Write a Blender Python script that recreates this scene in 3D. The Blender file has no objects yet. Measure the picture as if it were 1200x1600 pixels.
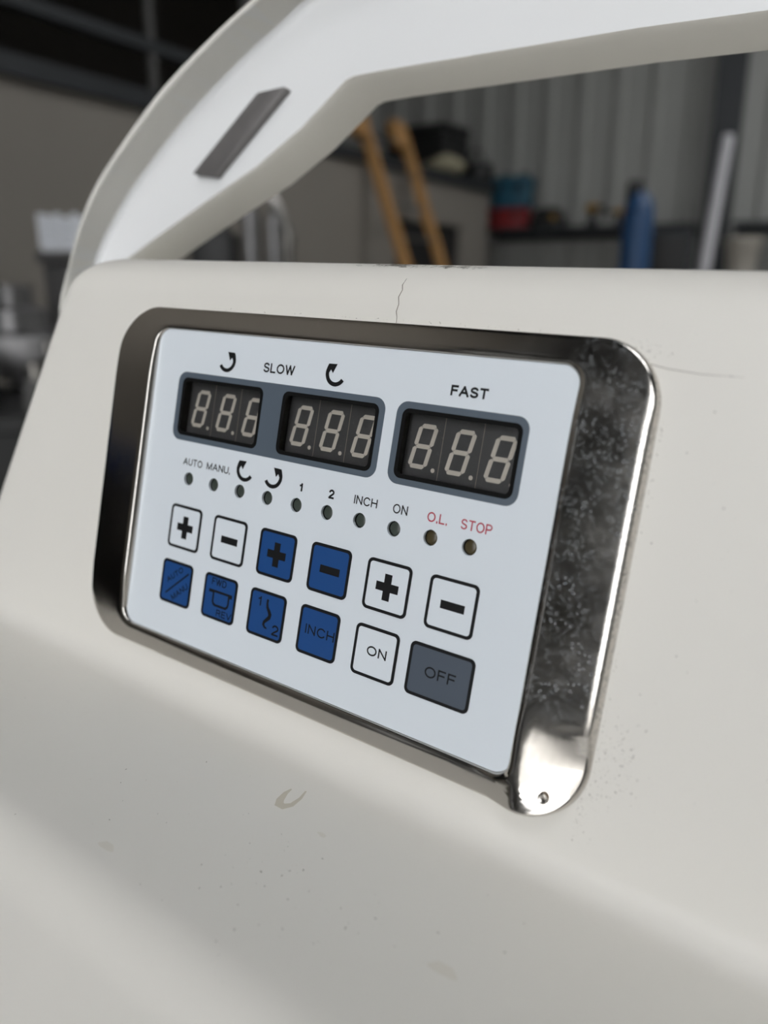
import bpy, bmesh, math, random
from mathutils import Matrix, Vector
random.seed(7)
S = bpy.context.scene
COL = S.collection
PI = math.pi

# ------------------------------------------------------------------ camera
PITCH = math.radians(16.5)
CAM = Vector((0.0, 0.0, 1.35))
FPX = 1234.25                                   # focal length in pixels of the 1200x1600 frame
cd = bpy.data.cameras.new('camera')
cam = bpy.data.objects.new('camera', cd); COL.objects.link(cam)
cam.location = CAM; cam.rotation_euler = (PI/2 - PITCH, 0, 0)
cd.sensor_fit = 'VERTICAL'; cd.sensor_height = 36.0; cd.lens = 36.0*FPX/1600
cd.clip_start = 0.01; cd.clip_end = 200
cd.dof.use_dof = True; cd.dof.focus_distance = 0.222; cd.dof.aperture_fstop = cd.lens/4.0
S.camera = cam

# ------------------------------------------------------------------ light: overcast daylight
w = bpy.data.worlds.new('world'); S.world = w; w.use_nodes = True
bg = w.node_tree.nodes['Background']
bg.inputs[0].default_value = (0.97, 0.985, 1.0, 1); bg.inputs[1].default_value = 5.0
S.view_settings.view_transform = 'Standard'; S.view_settings.look = 'None'
S.view_settings.gamma = 1; S.view_settings.use_curve_mapping = False
S.view_settings.exposure = 0.08
S.cycles.max_bounces = 8; S.cycles.diffuse_bounces = 5; S.cycles.glossy_bounces = 4
S.cycles.transparent_max_bounces = 8; S.cycles.use_denoising = True
S.cycles.sample_clamp_indirect = 6.0

# ------------------------------------------------------------------ materials
def lin(c): return tuple(((x/12.92) if x <= 0.04045 else ((x+0.055)/1.055)**2.4) for x in c)
def mat(name, c, rough=0.5, metal=0.0, noise=0.0, nscale=40.0, spec=0.5, bump=0.0, bscale=300.0, coat=0.0):
    m = bpy.data.materials.new(name); m.use_nodes = True
    nt = m.node_tree; b = nt.nodes['Principled BSDF']
    b.inputs['Base Color'].default_value = (*c, 1); b.inputs['Roughness'].default_value = rough
    b.inputs['Metallic'].default_value = metal; b.inputs['Specular IOR Level'].default_value = spec
    b.inputs['Coat Weight'].default_value = coat; b.inputs['Coat Roughness'].default_value = 0.08
    tc = nt.nodes.new('ShaderNodeTexCoord')
    n = nt.nodes.new('ShaderNodeTexNoise'); n.inputs['Scale'].default_value = nscale; n.inputs['Detail'].default_value = 5
    nt.links.new(tc.outputs['Object'], n.inputs['Vector'])
    mx = nt.nodes.new('ShaderNodeMix'); mx.data_type = 'RGBA'
    k = 1-noise
    mx.inputs['A'].default_value = (*(x*k for x in c), 1); mx.inputs['B'].default_value = (*(min(1, x*(1+noise)) for x in c), 1)
    nt.links.new(n.outputs['Fac'], mx.inputs['Factor']); nt.links.new(mx.outputs['Result'], b.inputs['Base Color'])
    if bump:
        n2 = nt.nodes.new('ShaderNodeTexNoise'); n2.inputs['Scale'].default_value = bscale; n2.inputs['Detail'].default_value = 3
        nt.links.new(tc.outputs['Object'], n2.inputs['Vector'])
        bp = nt.nodes.new('ShaderNodeBump'); bp.inputs['Strength'].default_value = bump; bp.inputs['Distance'].default_value = 0.0003
        nt.links.new(n2.outputs['Fac'], bp.inputs['Height']); nt.links.new(bp.outputs['Normal'], b.inputs['Normal'])
    return m

def body_paint():
    m = mat('cream_paint', (0.785, 0.76, 0.708), 0.42, noise=0.03, nscale=18, spec=0.45, bump=0.08, bscale=900)
    return m
M_BODY = body_paint()
M_LID = mat('white_plastic', (0.82, 0.825, 0.83), 0.38, noise=0.02, nscale=12)
M_LIDE = mat('cream_plastic', (0.83, 0.81, 0.755), 0.42, noise=0.03, nscale=25)  # rim and collar, a little creamier than the cover plate
M_OVER = mat('overlay_film', (0.74, 0.79, 0.84), 0.28, noise=0.01, nscale=30, spec=0.4)
M_INK = mat('black_ink', (0.008, 0.008, 0.009), 0.5, spec=0.2)
M_RED = mat('red_ink', (0.45, 0.03, 0.06), 0.35)
M_BLUE = mat('blue_ink', (0.008, 0.062, 0.225), 0.4, noise=0.05, nscale=60)
M_SLATE = mat('slate_ink', (0.072, 0.09, 0.118), 0.4, noise=0.04, nscale=60)
M_SLATE2 = mat('slate_frame_ink', (0.09, 0.115, 0.145), 0.4, noise=0.04, nscale=60)
M_DISP = mat('display_body', (0.055, 0.055, 0.056), 0.4, noise=0.15, nscale=150)
M_SEG = mat('unlit_segment', (0.60, 0.55, 0.475), 0.5, noise=0.04, nscale=200)
M_LINE = mat('display_seam', (0.28, 0.25, 0.20), 0.5)
M_RIM = mat('black_gasket', (0.006, 0.006, 0.006), 0.7, spec=0.1)
M_LEDG = mat('green_led_lens', (0.05, 0.062, 0.052), 0.3, noise=0.35, nscale=300)
M_LEDA = mat('amber_led_lens', (0.065, 0.05, 0.022), 0.3, noise=0.4, nscale=300)
M_WELL = mat('lamp_well', (0.015, 0.016, 0.016), 0.5)
M_GREYM = mat('grey_metal', (0.10, 0.098, 0.095), 0.38, 0.3, noise=0.25, nscale=60)
M_STRIP = mat('brushed_strip', (0.19, 0.18, 0.178), 0.42, 0.4, noise=0.2, nscale=90)
M_DIRT = mat('grime', (0.16, 0.145, 0.12), 0.8, noise=0.3, nscale=800)
M_DIRTL = mat('pale_grime', (0.36, 0.335, 0.29), 0.8, noise=0.3, nscale=800)
M_TAN = mat('tan_stain', (0.60, 0.555, 0.465), 0.6, noise=0.08, nscale=300)
M_TAN2 = mat('faint_tan_stain', (0.735, 0.70, 0.63), 0.5, noise=0.03, nscale=300)
M_PINK = mat('pink_stain', (0.62, 0.44, 0.38), 0.6, noise=0.1, nscale=200)
M_CRACK = mat('crack_line', (0.20, 0.175, 0.14), 0.9)

def glass_pane():
    m = bpy.data.materials.new('smoked_window'); m.use_nodes = True
    nt = m.node_tree; nt.nodes.remove(nt.nodes['Principled BSDF']); out = nt.nodes['Material Output']
    tr = nt.nodes.new('ShaderNodeBsdfTransparent'); tr.inputs[0].default_value = (0.93, 0.93, 0.93, 1)
    gl = nt.nodes.new('ShaderNodeBsdfGlossy'); gl.inputs['Roughness'].default_value = 0.22
    tc = nt.nodes.new('ShaderNodeTexCoord'); n = nt.nodes.new('ShaderNodeTexNoise'); n.inputs['Scale'].default_value = 900
    nt.links.new(tc.outputs['Object'], n.inputs['Vector'])
    mr = nt.nodes.new('ShaderNodeMapRange'); mr.inputs['To Min'].default_value = 0.15; mr.inputs['To Max'].default_value = 0.3
    nt.links.new(n.outputs['Fac'], mr.inputs['Value']); nt.links.new(mr.outputs[0], gl.inputs['Roughness'])
    fr = nt.nodes.new('ShaderNodeFresnel'); fr.inputs[0].default_value = 1.45
    mx = nt.nodes.new('ShaderNodeMixShader')
    ge = nt.nodes.new('ShaderNodeNewGeometry'); fm = nt.nodes.new('ShaderNodeMath'); fm.operation = 'MULTIPLY_ADD'   # no second reflection on the back face
    fm.inputs[1].default_value = -1; fm.inputs[2].default_value = 1; nt.links.new(ge.outputs['Backfacing'], fm.inputs[0])
    f2 = nt.nodes.new('ShaderNodeMath'); f2.operation = 'MULTIPLY'; nt.links.new(fr.outputs[0], f2.inputs[0]); nt.links.new(fm.outputs[0], f2.inputs[1])
    nt.links.new(f2.outputs[0], mx.inputs[0]); nt.links.new(tr.outputs[0], mx.inputs[1]); nt.links.new(gl.outputs[0], mx.inputs[2])
    nt.links.new(mx.outputs[0], out.inputs[0])
    return m
M_PANE = glass_pane()

def steel_bezel():
    m = bpy.data.materials.new('polished_steel'); m.use_nodes = True
    nt = m.node_tree; b = nt.nodes['Principled BSDF']; L = nt.links
    b.inputs['Metallic'].default_value = 1.0
    tc = nt.nodes.new('ShaderNodeTexCoord'); sep = nt.nodes.new('ShaderNodeSeparateXYZ'); L.new(tc.outputs['Object'], sep.inputs[0])
    # dried water spots, only on the right-hand upright and the top right corner
    mu = nt.nodes.new('ShaderNodeMapRange'); mu.inputs['From Min'].default_value = 0.071; mu.inputs['From Max'].default_value = 0.078
    L.new(sep.outputs[0], mu.inputs['Value'])
    mv = nt.nodes.new('ShaderNodeMapRange'); mv.inputs['From Min'].default_value = -0.040; mv.inputs['From Max'].default_value = -0.030
    L.new(sep.outputs[1], mv.inputs['Value'])
    msk = nt.nodes.new('ShaderNodeMath'); msk.operation = 'MULTIPLY'; L.new(mu.outputs[0], msk.inputs[0]); L.new(mv.outputs[0], msk.inputs[1])
    n0 = nt.nodes.new('ShaderNodeTexNoise'); n0.inputs['Scale'].default_value = 520; n0.inputs['Detail'].default_value = 2
    L.new(tc.outputs['Object'], n0.inputs['Vector'])
    add = nt.nodes.new('ShaderNodeMixRGB'); add.blend_type = 'ADD'; add.inputs[0].default_value = 0.0019
    L.new(tc.outputs['Object'], add.inputs[1]); L.new(n0.outputs['Color'], add.inputs[2])
    vo = nt.nodes.new('ShaderNodeTexVoronoi'); vo.inputs['Scale'].default_value = 820; L.new(add.outputs[0], vo.inputs['Vector'])
    r1 = nt.nodes.new('ShaderNodeMapRange'); r1.inputs['From Min'].default_value = 0.56; r1.inputs['From Max'].default_value = 0.30
    L.new(vo.outputs['Distance'], r1.inputs['Value'])
    n1 = nt.nodes.new('ShaderNodeTexNoise'); n1.inputs['Scale'].default_value = 160; n1.inputs['Detail'].default_value = 4
    L.new(tc.outputs['Object'], n1.inputs['Vector'])
    r2 = nt.nodes.new('ShaderNodeMapRange'); r2.inputs['From Min'].default_value = 0.30; r2.inputs['From Max'].default_value = 0.60
    L.new(n1.outputs['Fac'], r2.inputs['Value'])
    p1 = nt.nodes.new('ShaderNodeMath'); p1.operation = 'MULTIPLY'; L.new(r1.outputs[0], p1.inputs[0]); L.new(r2.outputs[0], p1.inputs[1])
    p2 = nt.nodes.new('ShaderNodeMath'); p2.operation = 'MULTIPLY'; L.new(p1.outputs[0], p2.inputs[0]); L.new(msk.outputs[0], p2.inputs[1])
    # light overall film with fine dust
    n2 = nt.nodes.new('ShaderNodeTexNoise'); n2.inputs['Scale'].default_value = 60; n2.inputs['Detail'].default_value = 8; n2.inputs['Roughness'].default_value = 0.7
    L.new(tc.outputs['Object'], n2.inputs['Vector'])
    rr = nt.nodes.new('ShaderNodeMapRange'); rr.inputs['From Min'].default_value = 0.3; rr.inputs['From Max'].default_value = 0.75
    rr.inputs['To Min'].default_value = 0.07; rr.inputs['To Max'].default_value = 0.20
    L.new(n2.outputs['Fac'], rr.inputs['Value']); L.new(rr.outputs[0], b.inputs['Roughness'])
    b.inputs['Base Color'].default_value = (0.63, 0.60, 0.56, 1)
    df = nt.nodes.new('ShaderNodeBsdfDiffuse'); df.inputs[0].default_value = (0.30, 0.31, 0.32, 1)
    mul = nt.nodes.new('ShaderNodeMath'); mul.operation = 'MULTIPLY'; mul.inputs[1].default_value = 0.40
    L.new(p2.outputs[0], mul.inputs[0])
    mx = nt.nodes.new('ShaderNodeMixShader'); L.new(mul.outputs[0], mx.inputs[0]); L.new(b.outputs[0], mx.inputs[1]); L.new(df.outputs[0], mx.inputs[2])
    L.new(mx.outputs[0], nt.nodes['Material Output'].inputs[0])
    return m
M_STEEL = steel_bezel()

# workshop materials
M_WALLG = mat('taupe_wall_paint', (0.22, 0.20, 0.175), 0.7, noise=0.08, nscale=1.5)
M_CLAD = mat('grey_cladding', (0.27, 0.27, 0.255), 0.5, 0.0, noise=0.08, nscale=2)
M_DARK = mat('dark_steel', (0.018, 0.021, 0.024), 0.5, noise=0.2, nscale=5)
M_BLACK = mat('black_plastic', (0.012, 0.012, 0.012), 0.5, noise=0.2, nscale=20)
M_BROWN = mat('shade_brown', (0.016, 0.012, 0.009), 0.8, noise=0.4, nscale=4)  # near-black colour stands in for the unlit space behind the deck
M_CONC = mat('concrete', (0.26, 0.25, 0.235), 0.7, noise=0.2, nscale=3)
M_LADDER = mat('orange_timber', (0.40, 0.215, 0.075), 0.6, noise=0.15, nscale=14)
M_TEAL = mat('teal_box', (0.012, 0.075, 0.12), 0.5, noise=0.1)
M_REDB = mat('red_box', (0.19, 0.012, 0.014), 0.5, noise=0.1)
M_YEL = mat('yellow_plastic', (0.24, 0.13, 0.012), 0.5, noise=0.1)
M_GASB = mat('blue_gas', (0.011, 0.048, 0.125), 0.45, noise=0.25, nscale=9)
M_LABEL = mat('pale_label', (0.5, 0.52, 0.56), 0.6)
M_PIPE = mat('pale_pipe', (0.46, 0.45, 0.47), 0.4, noise=0.06)
M_CREAM = mat('cream_sack', (0.34, 0.31, 0.21), 0.8, noise=0.15, nscale=10)
M_CRATE = mat('white_crate', (0.80, 0.82, 0.86), 0.45, noise=0.05)
M_CHROME = mat('tube_steel', (0.5, 0.48, 0.45), 0.22, 1.0, noise=0.1)
M_SILV = mat('cast_metal', (0.20, 0.195, 0.195), 0.38, 0.75, noise=0.3, nscale=12)
M_GREEN = mat('green_cloth', (0.02, 0.05, 0.018), 0.8, noise=0.3)
M_PAIL = mat('pail_plastic', (0.40, 0.37, 0.32), 0.5, noise=0.1)

# ------------------------------------------------------------------ helpers
def link(name, me, m=None, parent=None, mtx=None, smooth=None):
    me.name = name
    o = bpy.data.objects.new(name, me); COL.objects.link(o)
    if m: me.materials.clear(); me.materials.append(m)
    if smooth is not None:
        for p in me.polygons: p.use_smooth = True
        if smooth < 179: me.set_sharp_from_angle(angle=math.radians(smooth))
    if parent: o.parent = parent
    if mtx is not None:
        if parent: o.matrix_local = mtx
        else: o.matrix_world = mtx
    return o
def obj(name, bm, m, parent=None, mtx=None, smooth=None):
    bmesh.ops.recalc_face_normals(bm, faces=bm.faces[:])
    me = bpy.data.meshes.new(name); bm.to_mesh(me); bm.free()
    return link(name, me, m, parent, mtx, smooth)
def data(name, verts, faces, m, parent=None, mtx=None, smooth=None):
    bm = bmesh.new(); vs = [bm.verts.new(v) for v in verts]
    for f in faces:
        try: bm.faces.new([vs[i] for i in f])
        except ValueError: pass
    return obj(name, bm, m, parent, mtx, smooth)
def tag(o, label=None, cat=None, group=None, kind=None):
    if label: o['label'] = label
    if cat: o['category'] = cat
    if group: o['group'] = group
    if kind: o['kind'] = kind
    return o
def thing(name, label, cat, loc=(0, 0, 0), rz=0.0, group=None):
    o = bpy.data.objects.new(name, None); COL.objects.link(o); o.empty_display_size = 0.1
    o.location = loc; o.rotation_euler = (0, 0, rz)
    return tag(o, label, cat, group)

def rrect(x0, x1, y0, y1, r, n=6):
    pts = []
    for cx, cy, a0 in ((x1-r, y1-r, 0), (x0+r, y1-r, 90), (x0+r, y0+r, 180), (x1-r, y0+r, 270)):
        for i in range(n+1):
            a = math.radians(a0 + 90*i/n); pts.append((cx+r*math.cos(a), cy+r*math.sin(a)))
    return pts
def circ(x, y, r, n=24): return [(x+r*math.cos(2*PI*i/n), y+r*math.sin(2*PI*i/n)) for i in range(n)]
MM = 0.001
def plate_bm(loops, z0, z1, bm=None, sc=MM):
    """flat shape (first loop outline, the rest holes) extruded from z0 to z1"""
    own = bm is None
    if own: bm = bmesh.new()
    edges = []
    for lp in loops:
        vs = [bm.verts.new((x*sc, y*sc, z0*sc)) for x, y in lp]
        edges += [bm.edges.new((vs[i], vs[(i+1) % len(vs)])) for i in range(len(vs))]
    if len(loops) == 1:
        vs = [e.verts[0] for e in edges]
        fs = [bm.faces.new(vs)]
    else:
        r = bmesh.ops.triangle_fill(bm, use_beauty=True, use_dissolve=False, edges=edges)
        fs = [g for g in r['geom'] if isinstance(g, bmesh.types.BMFace)]
    if z1 != z0:
        ex = bmesh.ops.extrude_face_region(bm, geom=fs)
        vs = [g for g in ex['geom'] if isinstance(g, bmesh.types.BMVert)]
        bmesh.ops.translate(bm, verts=vs, vec=(0, 0, (z1-z0)*sc))
    return bm
def box_bm(x0, x1, y0, y1, z0, z1, bm=None, mtx=None):
    if bm is None: bm = bmesh.new()
    vs = [Vector(p) for p in ((x0,y0,z0),(x1,y0,z0),(x1,y1,z0),(x0,y1,z0),(x0,y0,z1),(x1,y0,z1),(x1,y1,z1),(x0,y1,z1))]
    if mtx is not None: vs = [mtx @ v for v in vs]
    vs = [bm.verts.new(v) for v in vs]
    for f in ((0,3,2,1),(4,5,6,7),(0,1,5,4),(1,2,6,5),(2,3,7,6),(3,0,4,7)): bm.faces.new([vs[i] for i in f])
    return bm
def bev(bm, r, seg=2):
    bmesh.ops.bevel(bm, geom=bm.edges[:], offset=r, segments=seg, profile=0.5, affect='EDGES', clamp_overlap=True)
    return bm
def tube_bm(path, r, n=12, bm=None, cap=True):
    if bm is None: bm = bmesh.new()
    path = [Vector(p) for p in path]; rs = r if isinstance(r, (list, tuple)) else [r]*len(path)
    rings = []; ref = None
    for i, p in enumerate(path):
        t = ((path[min(i+1, len(path)-1)]-p).normalized() + (p-path[max(i-1, 0)]).normalized()).normalized()
        if ref is None: ref = Vector((0, 0, 1)) if abs(t.z) < 0.9 else Vector((1, 0, 0))
        a = (ref - t*ref.dot(t)).normalized(); b = t.cross(a); ref = a
        rings.append([bm.verts.new(p + (a*math.cos(2*PI*k/n)+b*math.sin(2*PI*k/n))*rs[i]) for k in range(n)])
    for i in range(len(rings)-1):
        for k in range(n): bm.faces.new((rings[i][k], rings[i][(k+1) % n], rings[i+1][(k+1) % n], rings[i+1][k]))
    if cap: bm.faces.new(rings[0][::-1]); bm.faces.new(rings[-1])
    return bm
def lathe_bm(prof, n=24, bm=None, mtx=None):
    """prof: list of (radius, height)"""
    if bm is None: bm = bmesh.new()
    rings = []
    for r, h in prof:
        ring = []
        for k in range(n):
            v = Vector((r*math.cos(2*PI*k/n), r*math.sin(2*PI*k/n), h))
            ring.append(bm.verts.new(mtx @ v if mtx is not None else v))
        rings.append(ring)
    for i in range(len(rings)-1):
        for k in range(n): bm.faces.new((rings[i][k], rings[i][(k+1) % n], rings[i+1][(k+1) % n], rings[i+1][k]))
    bm.faces.new(rings[0][::-1]); bm.faces.new(rings[-1])
    return bm

cR = Vector((1, 0, 0)); cU = Vector((0, math.sin(PITCH), math.cos(PITCH))); cF = Vector((0, math.cos(PITCH), -math.sin(PITCH)))
def rayd(px, py): return cR*((px-600)/FPX) + cU*(-(py-800)/FPX) + cF
def at(px, py, Y):                               # place of a feature seen at a pixel of the photo, Y metres ahead
    d = rayd(px, py); return CAM + d*(Y/d.y)

# ------------------------------------------------------------------ mixer frame: panel coordinates in mm (u right, v up, z out of the panel)
Ro = Matrix(((0.8127973811714874, 0.1555213597772287, -0.5614031740324422),
             (-0.18820167913724173, 0.9821303190646176, -0.0004053935673524328),
             (-0.5513080310775288, -0.10598652285580248, -0.8275423323566299)))      # panel axes as right, up, ahead
T0 = Vector((-0.021568960737662778, -0.0017407261717586997, 0.23208416192947095))
Wm = Matrix((cR, cU, cF)).transposed()
PW = (Wm @ Ro).to_4x4(); PW.translation = CAM + Wm @ T0
YAW = math.atan2(PW[1][0], PW[0][0])
ctr = PW @ Vector((0.02, -0.12, -0.18))
mixer = thing('dough_mixer', 'white commercial dough mixer with steel-framed digital control panel, in sharp focus in the foreground', 'mixer', (ctr.x, ctr.y, 0), YAW)
RW = Matrix.Translation((ctr.x, ctr.y, 0)) @ Matrix.Rotation(YAW, 4, 'Z')
A = RW.inverted() @ PW                            # panel -> mixer local
def T(u, v, z): return Matrix.Translation((u*MM, v*MM, z*MM))
def part(name, bm, m, mtx=None, smooth=None, parent=None):
    if parent is None: return obj(name, bm, m, mixer, A @ (mtx or Matrix()), smooth)
    return obj(name, bm, m, parent, mtx or Matrix(), smooth)

# ------------------------------------------------------------------ setting: the workshop
def struct(name, bm, m, smooth=None): return tag(obj(name, bm, m, None, None, smooth), kind='structure')
wd = Vector((-math.sin(math.radians(28.5)), -math.cos(math.radians(28.5)), 0))      # along the office wall, towards the camera
wn = Vector((-wd.y, wd.x, 0))                                                     # out of that wall, into the shop
wn = Vector((math.cos(math.radians(28.5)), -math.sin(math.radians(28.5)), 0))
C0 = Vector((1.23, 10.0, 0)); DECK = 2.40
def frame(o, x, y):
    m = Matrix.Identity(4)
    for i in range(3): m[i][0] = x[i]; m[i][1] = y[i]; m[i][2] = (0, 0, 1)[i]; m[i][3] = o[i]
    return m
FW = frame(C0, wn, -wd)        # local x = out of office wall, y = ahead along it (0 at the far corner, negative towards the camera)
BW0 = C0 + (-wd)*0.98          # back wall line
FB = frame(BW0, wn, -wd)       # local x runs along the back wall

struct('floor', box_bm(-26, 26, -26, 26, -0.12, 0), M_CONC)
# office block: wall with a doorway
bm = bmesh.new()
DY0, DY1, DH = -2.35, -0.72, 1.90
box_bm(-0.12, 0, -13.9, DY0, 0, DECK-0.1, bm, FW); box_bm(-0.12, 0, DY1, 0, 0, DECK-0.1, bm, FW); box_bm(-0.12, 0, DY0, DY1, DH, DECK-0.1, bm, FW)
box_bm(-4.2, -0.12, -0.12, 0, 0, DECK-0.1, bm, FW)
box_bm(-0.12, 0, -13.9, -7.4, DECK-.1, 7.0, bm, FW)
struct('wall_left', bm, M_WALLG)
dr = struct('door_1', box_bm(-0.11, -0.07, DY0+0.01, DY1-0.01, 0, DH-0.01, None, FW), M_BLACK)
hd = obj('door_handle', tube_bm([FW @ Vector((-0.06, DY0+0.12, 0.98)), FW @ Vector((-0.02, DY0+0.12, 0.98)), FW @ Vector((-0.02, DY0+0.24, 0.98))], 0.012), M_CHROME, dr)
struct('trim_1', box_bm(-4.2, 0.05, -7.38, 0.02, DECK-0.1, DECK, None, FW), M_DARK)     # deck edge on top of the office
struct('wall_rear', box_bm(-4.4, -4.2, -13.9, 0.9, 0, 7.0, None, FW), M_BROWN)  # painted near-black in place of the deck's deep shade
# corrugated back wall
bm = bmesh.new(); prev = None; x = -5.0
prof = []
while x < 15.0:
    prof += [(x, 0), (x+0.27, 0), (x+0.31, -0.05), (x+0.38, -0.05), (x+0.42, 0)]; x += 0.42
vs = [[bm.verts.new(FB @ Vector((a, b, z))) for a, b in prof] for z in (0, 7.0)]
for i in range(len(prof)-1): bm.faces.new((vs[0][i], vs[0][i+1], vs[1][i+1], vs[1][i]))
struct('wall_back', bm, M_CLAD)
bm = bmesh.new()
YF = -13.9; GX0, GX1, GH = 2.1, 6.6, 5.8                  # open roller door behind the photographer, the light of the picture
box_bm(-4.4, GX0, YF-.15, YF, 0, 7, bm, FW); box_bm(GX1, 12.2, YF-.15, YF, 0, 7, bm, FW); box_bm(GX0, GX1, YF-.15, YF, GH, 7, bm, FW)
struct('wall_front', bm, M_CLAD)
struct('wall_right', box_bm(12.0, 12.15, YF, 1.1, 0, 7, None, FW), M_CLAD)
bm = bmesh.new()                                           # roof; openings added to brighten the rear bay and the mixer ledge
box_bm(-4.4, 12.2, YF-.15, -12.4, 7.0, 7.15, bm, FW); box_bm(-4.4, 12.2, -10.6, -5.6, 7.0, 7.15, bm, FW)
box_bm(-4.4, 2.5, -12.4, -10.6, 7.0, 7.15, bm, FW); box_bm(5.3, 12.2, -12.4, -10.6, 7.0, 7.15, bm, FW)
box_bm(-4.4, 12.2, -1.2, 1.1, 7.0, 7.15, bm, FW)
box_bm(-4.4, 4.2, -5.6, -1.2, 7.0, 7.15, bm, FW); box_bm(9.0, 12.2, -5.6, -1.2, 7.0, 7.15, bm, FW)
struct('ceiling', bm, M_DARK)

# ------------------------------------------------------------------ mixer body: swept shell
def arc(c, r, a0, a1, n): return [(c[0]+r*math.cos(math.radians(a0+(a1-a0)*i/n)), c[1]+r*math.sin(math.radians(a0+(a1-a0)*i/n))) for i in range(n+1)]
VT, RT = 76.9, 15.0
prof = [(VT-2, -200), (VT, -120), (VT, -60), (VT, -30)]                        # (v, z)
prof += [(VT-RT+RT*math.cos(math.radians(a)), -RT+RT*math.sin(math.radians(a))) for a in range(0, 91, 6)]
prof += [(v, 0) for v in (49, 35, 20, 5, -10, -25, -40, -49, -53)]
sl = math.atan(0.29); RC = 9.0                                              # shelf slopes away by .29
tn = RC*math.tan((PI/2-sl)/2); vi = -69.7
cc = (vi+tn, RC)
n = 12
for i in range(n+1):
    a = (PI/2-sl)*i/n; prof.append((cc[0]-RC*math.sin(a), cc[1]-RC*math.cos(a)))
def shelf_v(z): return -72 - 0.29*(z-8)
for z in (16, 24, 32, 40, 48): prof.append((shelf_v(z), z))
z1 = 57.0; RN = 17.0; nv, nz = math.cos(sl), math.sin(sl)
c2 = (shelf_v(z1)-RN*nv, z1-RN*nz)
for i in range(15):
    a = sl + math.radians(74)*i/14; prof.append((c2[0]+RN*math.cos(a), c2[1]+RN*math.sin(a)))
e = prof[-1]; ae = sl+math.radians(74)
dv, dz = -math.sin(ae), math.cos(ae)
prof += [(e[0]+dv*k, e[1]+dz*k) for k in (20, 50, 90)]
e = prof[-1]; prof += [(e[0]-14, e[1]-10), (e[0]-16, e[1]-40), (e[0]-16, -200)]
NP = len(prof)
def uleft(v):
    if v > 62:
        t = min(1, (v-62)/15); return -139.3 + 0.36*(v-62) + 13*(1-math.sqrt(max(0, 1-t*t)))
    return max(-205, -139.3 - 0.365*(62-v))
def nrm(i):
    a, b = prof[max(i-1, 0)], prof[min(i+1, NP-1)]; d = (b[0]-a[0], b[1]-a[1]); l = math.hypot(*d)
    return (-d[1]/l*-1, d[0]/l*-1) if False else (d[1]/l, -d[0]/l)
RS = 10.0
bm = bmesh.new(); rows = []
us = [-100, -73, 0, 73, 120, 200]
for i, (v, z) in enumerate(prof):
    nvn = nrm(i)
    ul = uleft(v); row = []
    for k in range(9):                                                       # left rounding
        a = math.radians(90*(1-k/8)); off = RS*(1-math.cos(a))
        row.append((ul+RS-RS*math.sin(a), v-nvn[0]*off, z-nvn[1]*off))
    row += [(u, v, z) for u in us]
    for k in range(1, 9):
        a = math.radians(90*k/8); off = RS*(1-math.cos(a))
        row.append((260+RS*math.sin(a), v-nvn[0]*off, z-nvn[1]*off))
    rows.append([bm.verts.new(Vector(p)*MM) for p in row])
W_ = len(rows[0])
for i in range(NP-1):
    for k in range(W_-1):
        if 8+2 <= k < 8+4 and prof[i][0] <= 49.1 and prof[i+1][0] >= -49.1 and prof[i][1] == 0: continue      # cut-out behind the faceplate
        bm.faces.new((rows[i][k], rows[i][k+1], rows[i+1][k+1], rows[i+1][k]))
for k in range(W_-1): bm.faces.new((rows[NP-1][k], rows[NP-1][k+1], rows[0][k+1], rows[0][k]))
bm.faces.new([r[0] for r in rows]); bm.faces.new([r[-1] for r in rows][::-1])
part('head_housing', bm, M_BODY, smooth=50)
# column and base below the head (mixer local axes)
bz = (A @ Vector((0, -0.215, -0.15))).z
def loc_part(name, bm, m, smooth=None): return obj(name, bm, m, mixer, Matrix(), smooth)
cx = (A @ Vector((0.02, -0.12, -0.1))).x
loc_part('column', bev(box_bm(-0.17, 0.24, -0.10, 0.22, 0.10, bz-0.005+0.02), 0.03, 3), M_BODY, 40)
loc_part('base', bev(box_bm(-0.22, 0.29, -0.16, 0.28, 0.0, 0.10), 0.02, 2), M_BODY, 40)

# ------------------------------------------------------------------ steel bezel
def ringpts(a, b, r, nc=14, ns=20):
    pts = []
    cs = ((a-r, b-r, 0), (-a+r, b-r, 90), (-a+r, -b+r, 180), (a-r, -b+r, 270))
    for j, (x, y, a0) in enumerate(cs):
        for i in range(nc+1):
            t = math.radians(a0+90*i/nc); pts.append((x+r*math.cos(t), y+r*math.sin(t)))
        nx, ny, na = cs[(j+1) % 4]; q = (nx+r*math.cos(math.radians(na)), ny+r*math.sin(math.radians(na))); p = pts[-1]
        for i in range(1, ns): pts.append((p[0]+(q[0]-p[0])*i/ns, p[1]+(q[1]-p[1])*i/ns))
    return pts
inn = ringpts(75.0, 50.9, 5.0); out = ringpts(94.1, 57.9, 16.0)
def hb(v, u=0.0):
    if v > 0: return 3.5 - 0.5*0.0098*max(0, v-33)**2
    t = max(0, -v-33); sl_ = 0.085 - .12*min(1, max(0, (u-70)/8))       # the lower edge is bent back
    return 3.5 - (sl_*t*t/10 if t < 5 else sl_*(t-2.5))
bm = bmesh.new(); rings = []
rad = [('w', 0.0), ('i', 0.15), ('i', 0.45), ('i', 0.9), ('i', 1.5), ('i', 2.2), ('s', 0.0), ('s', .15), ('s', .3), ('s', .45), ('s', .6), ('s', .75), ('s', .9), ('s', 1.0), ('o', 1.6), ('o', 1.1), ('o', .65), ('o', .3), ('o', .08), ('o', 0.0), ('e', 0)]
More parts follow.
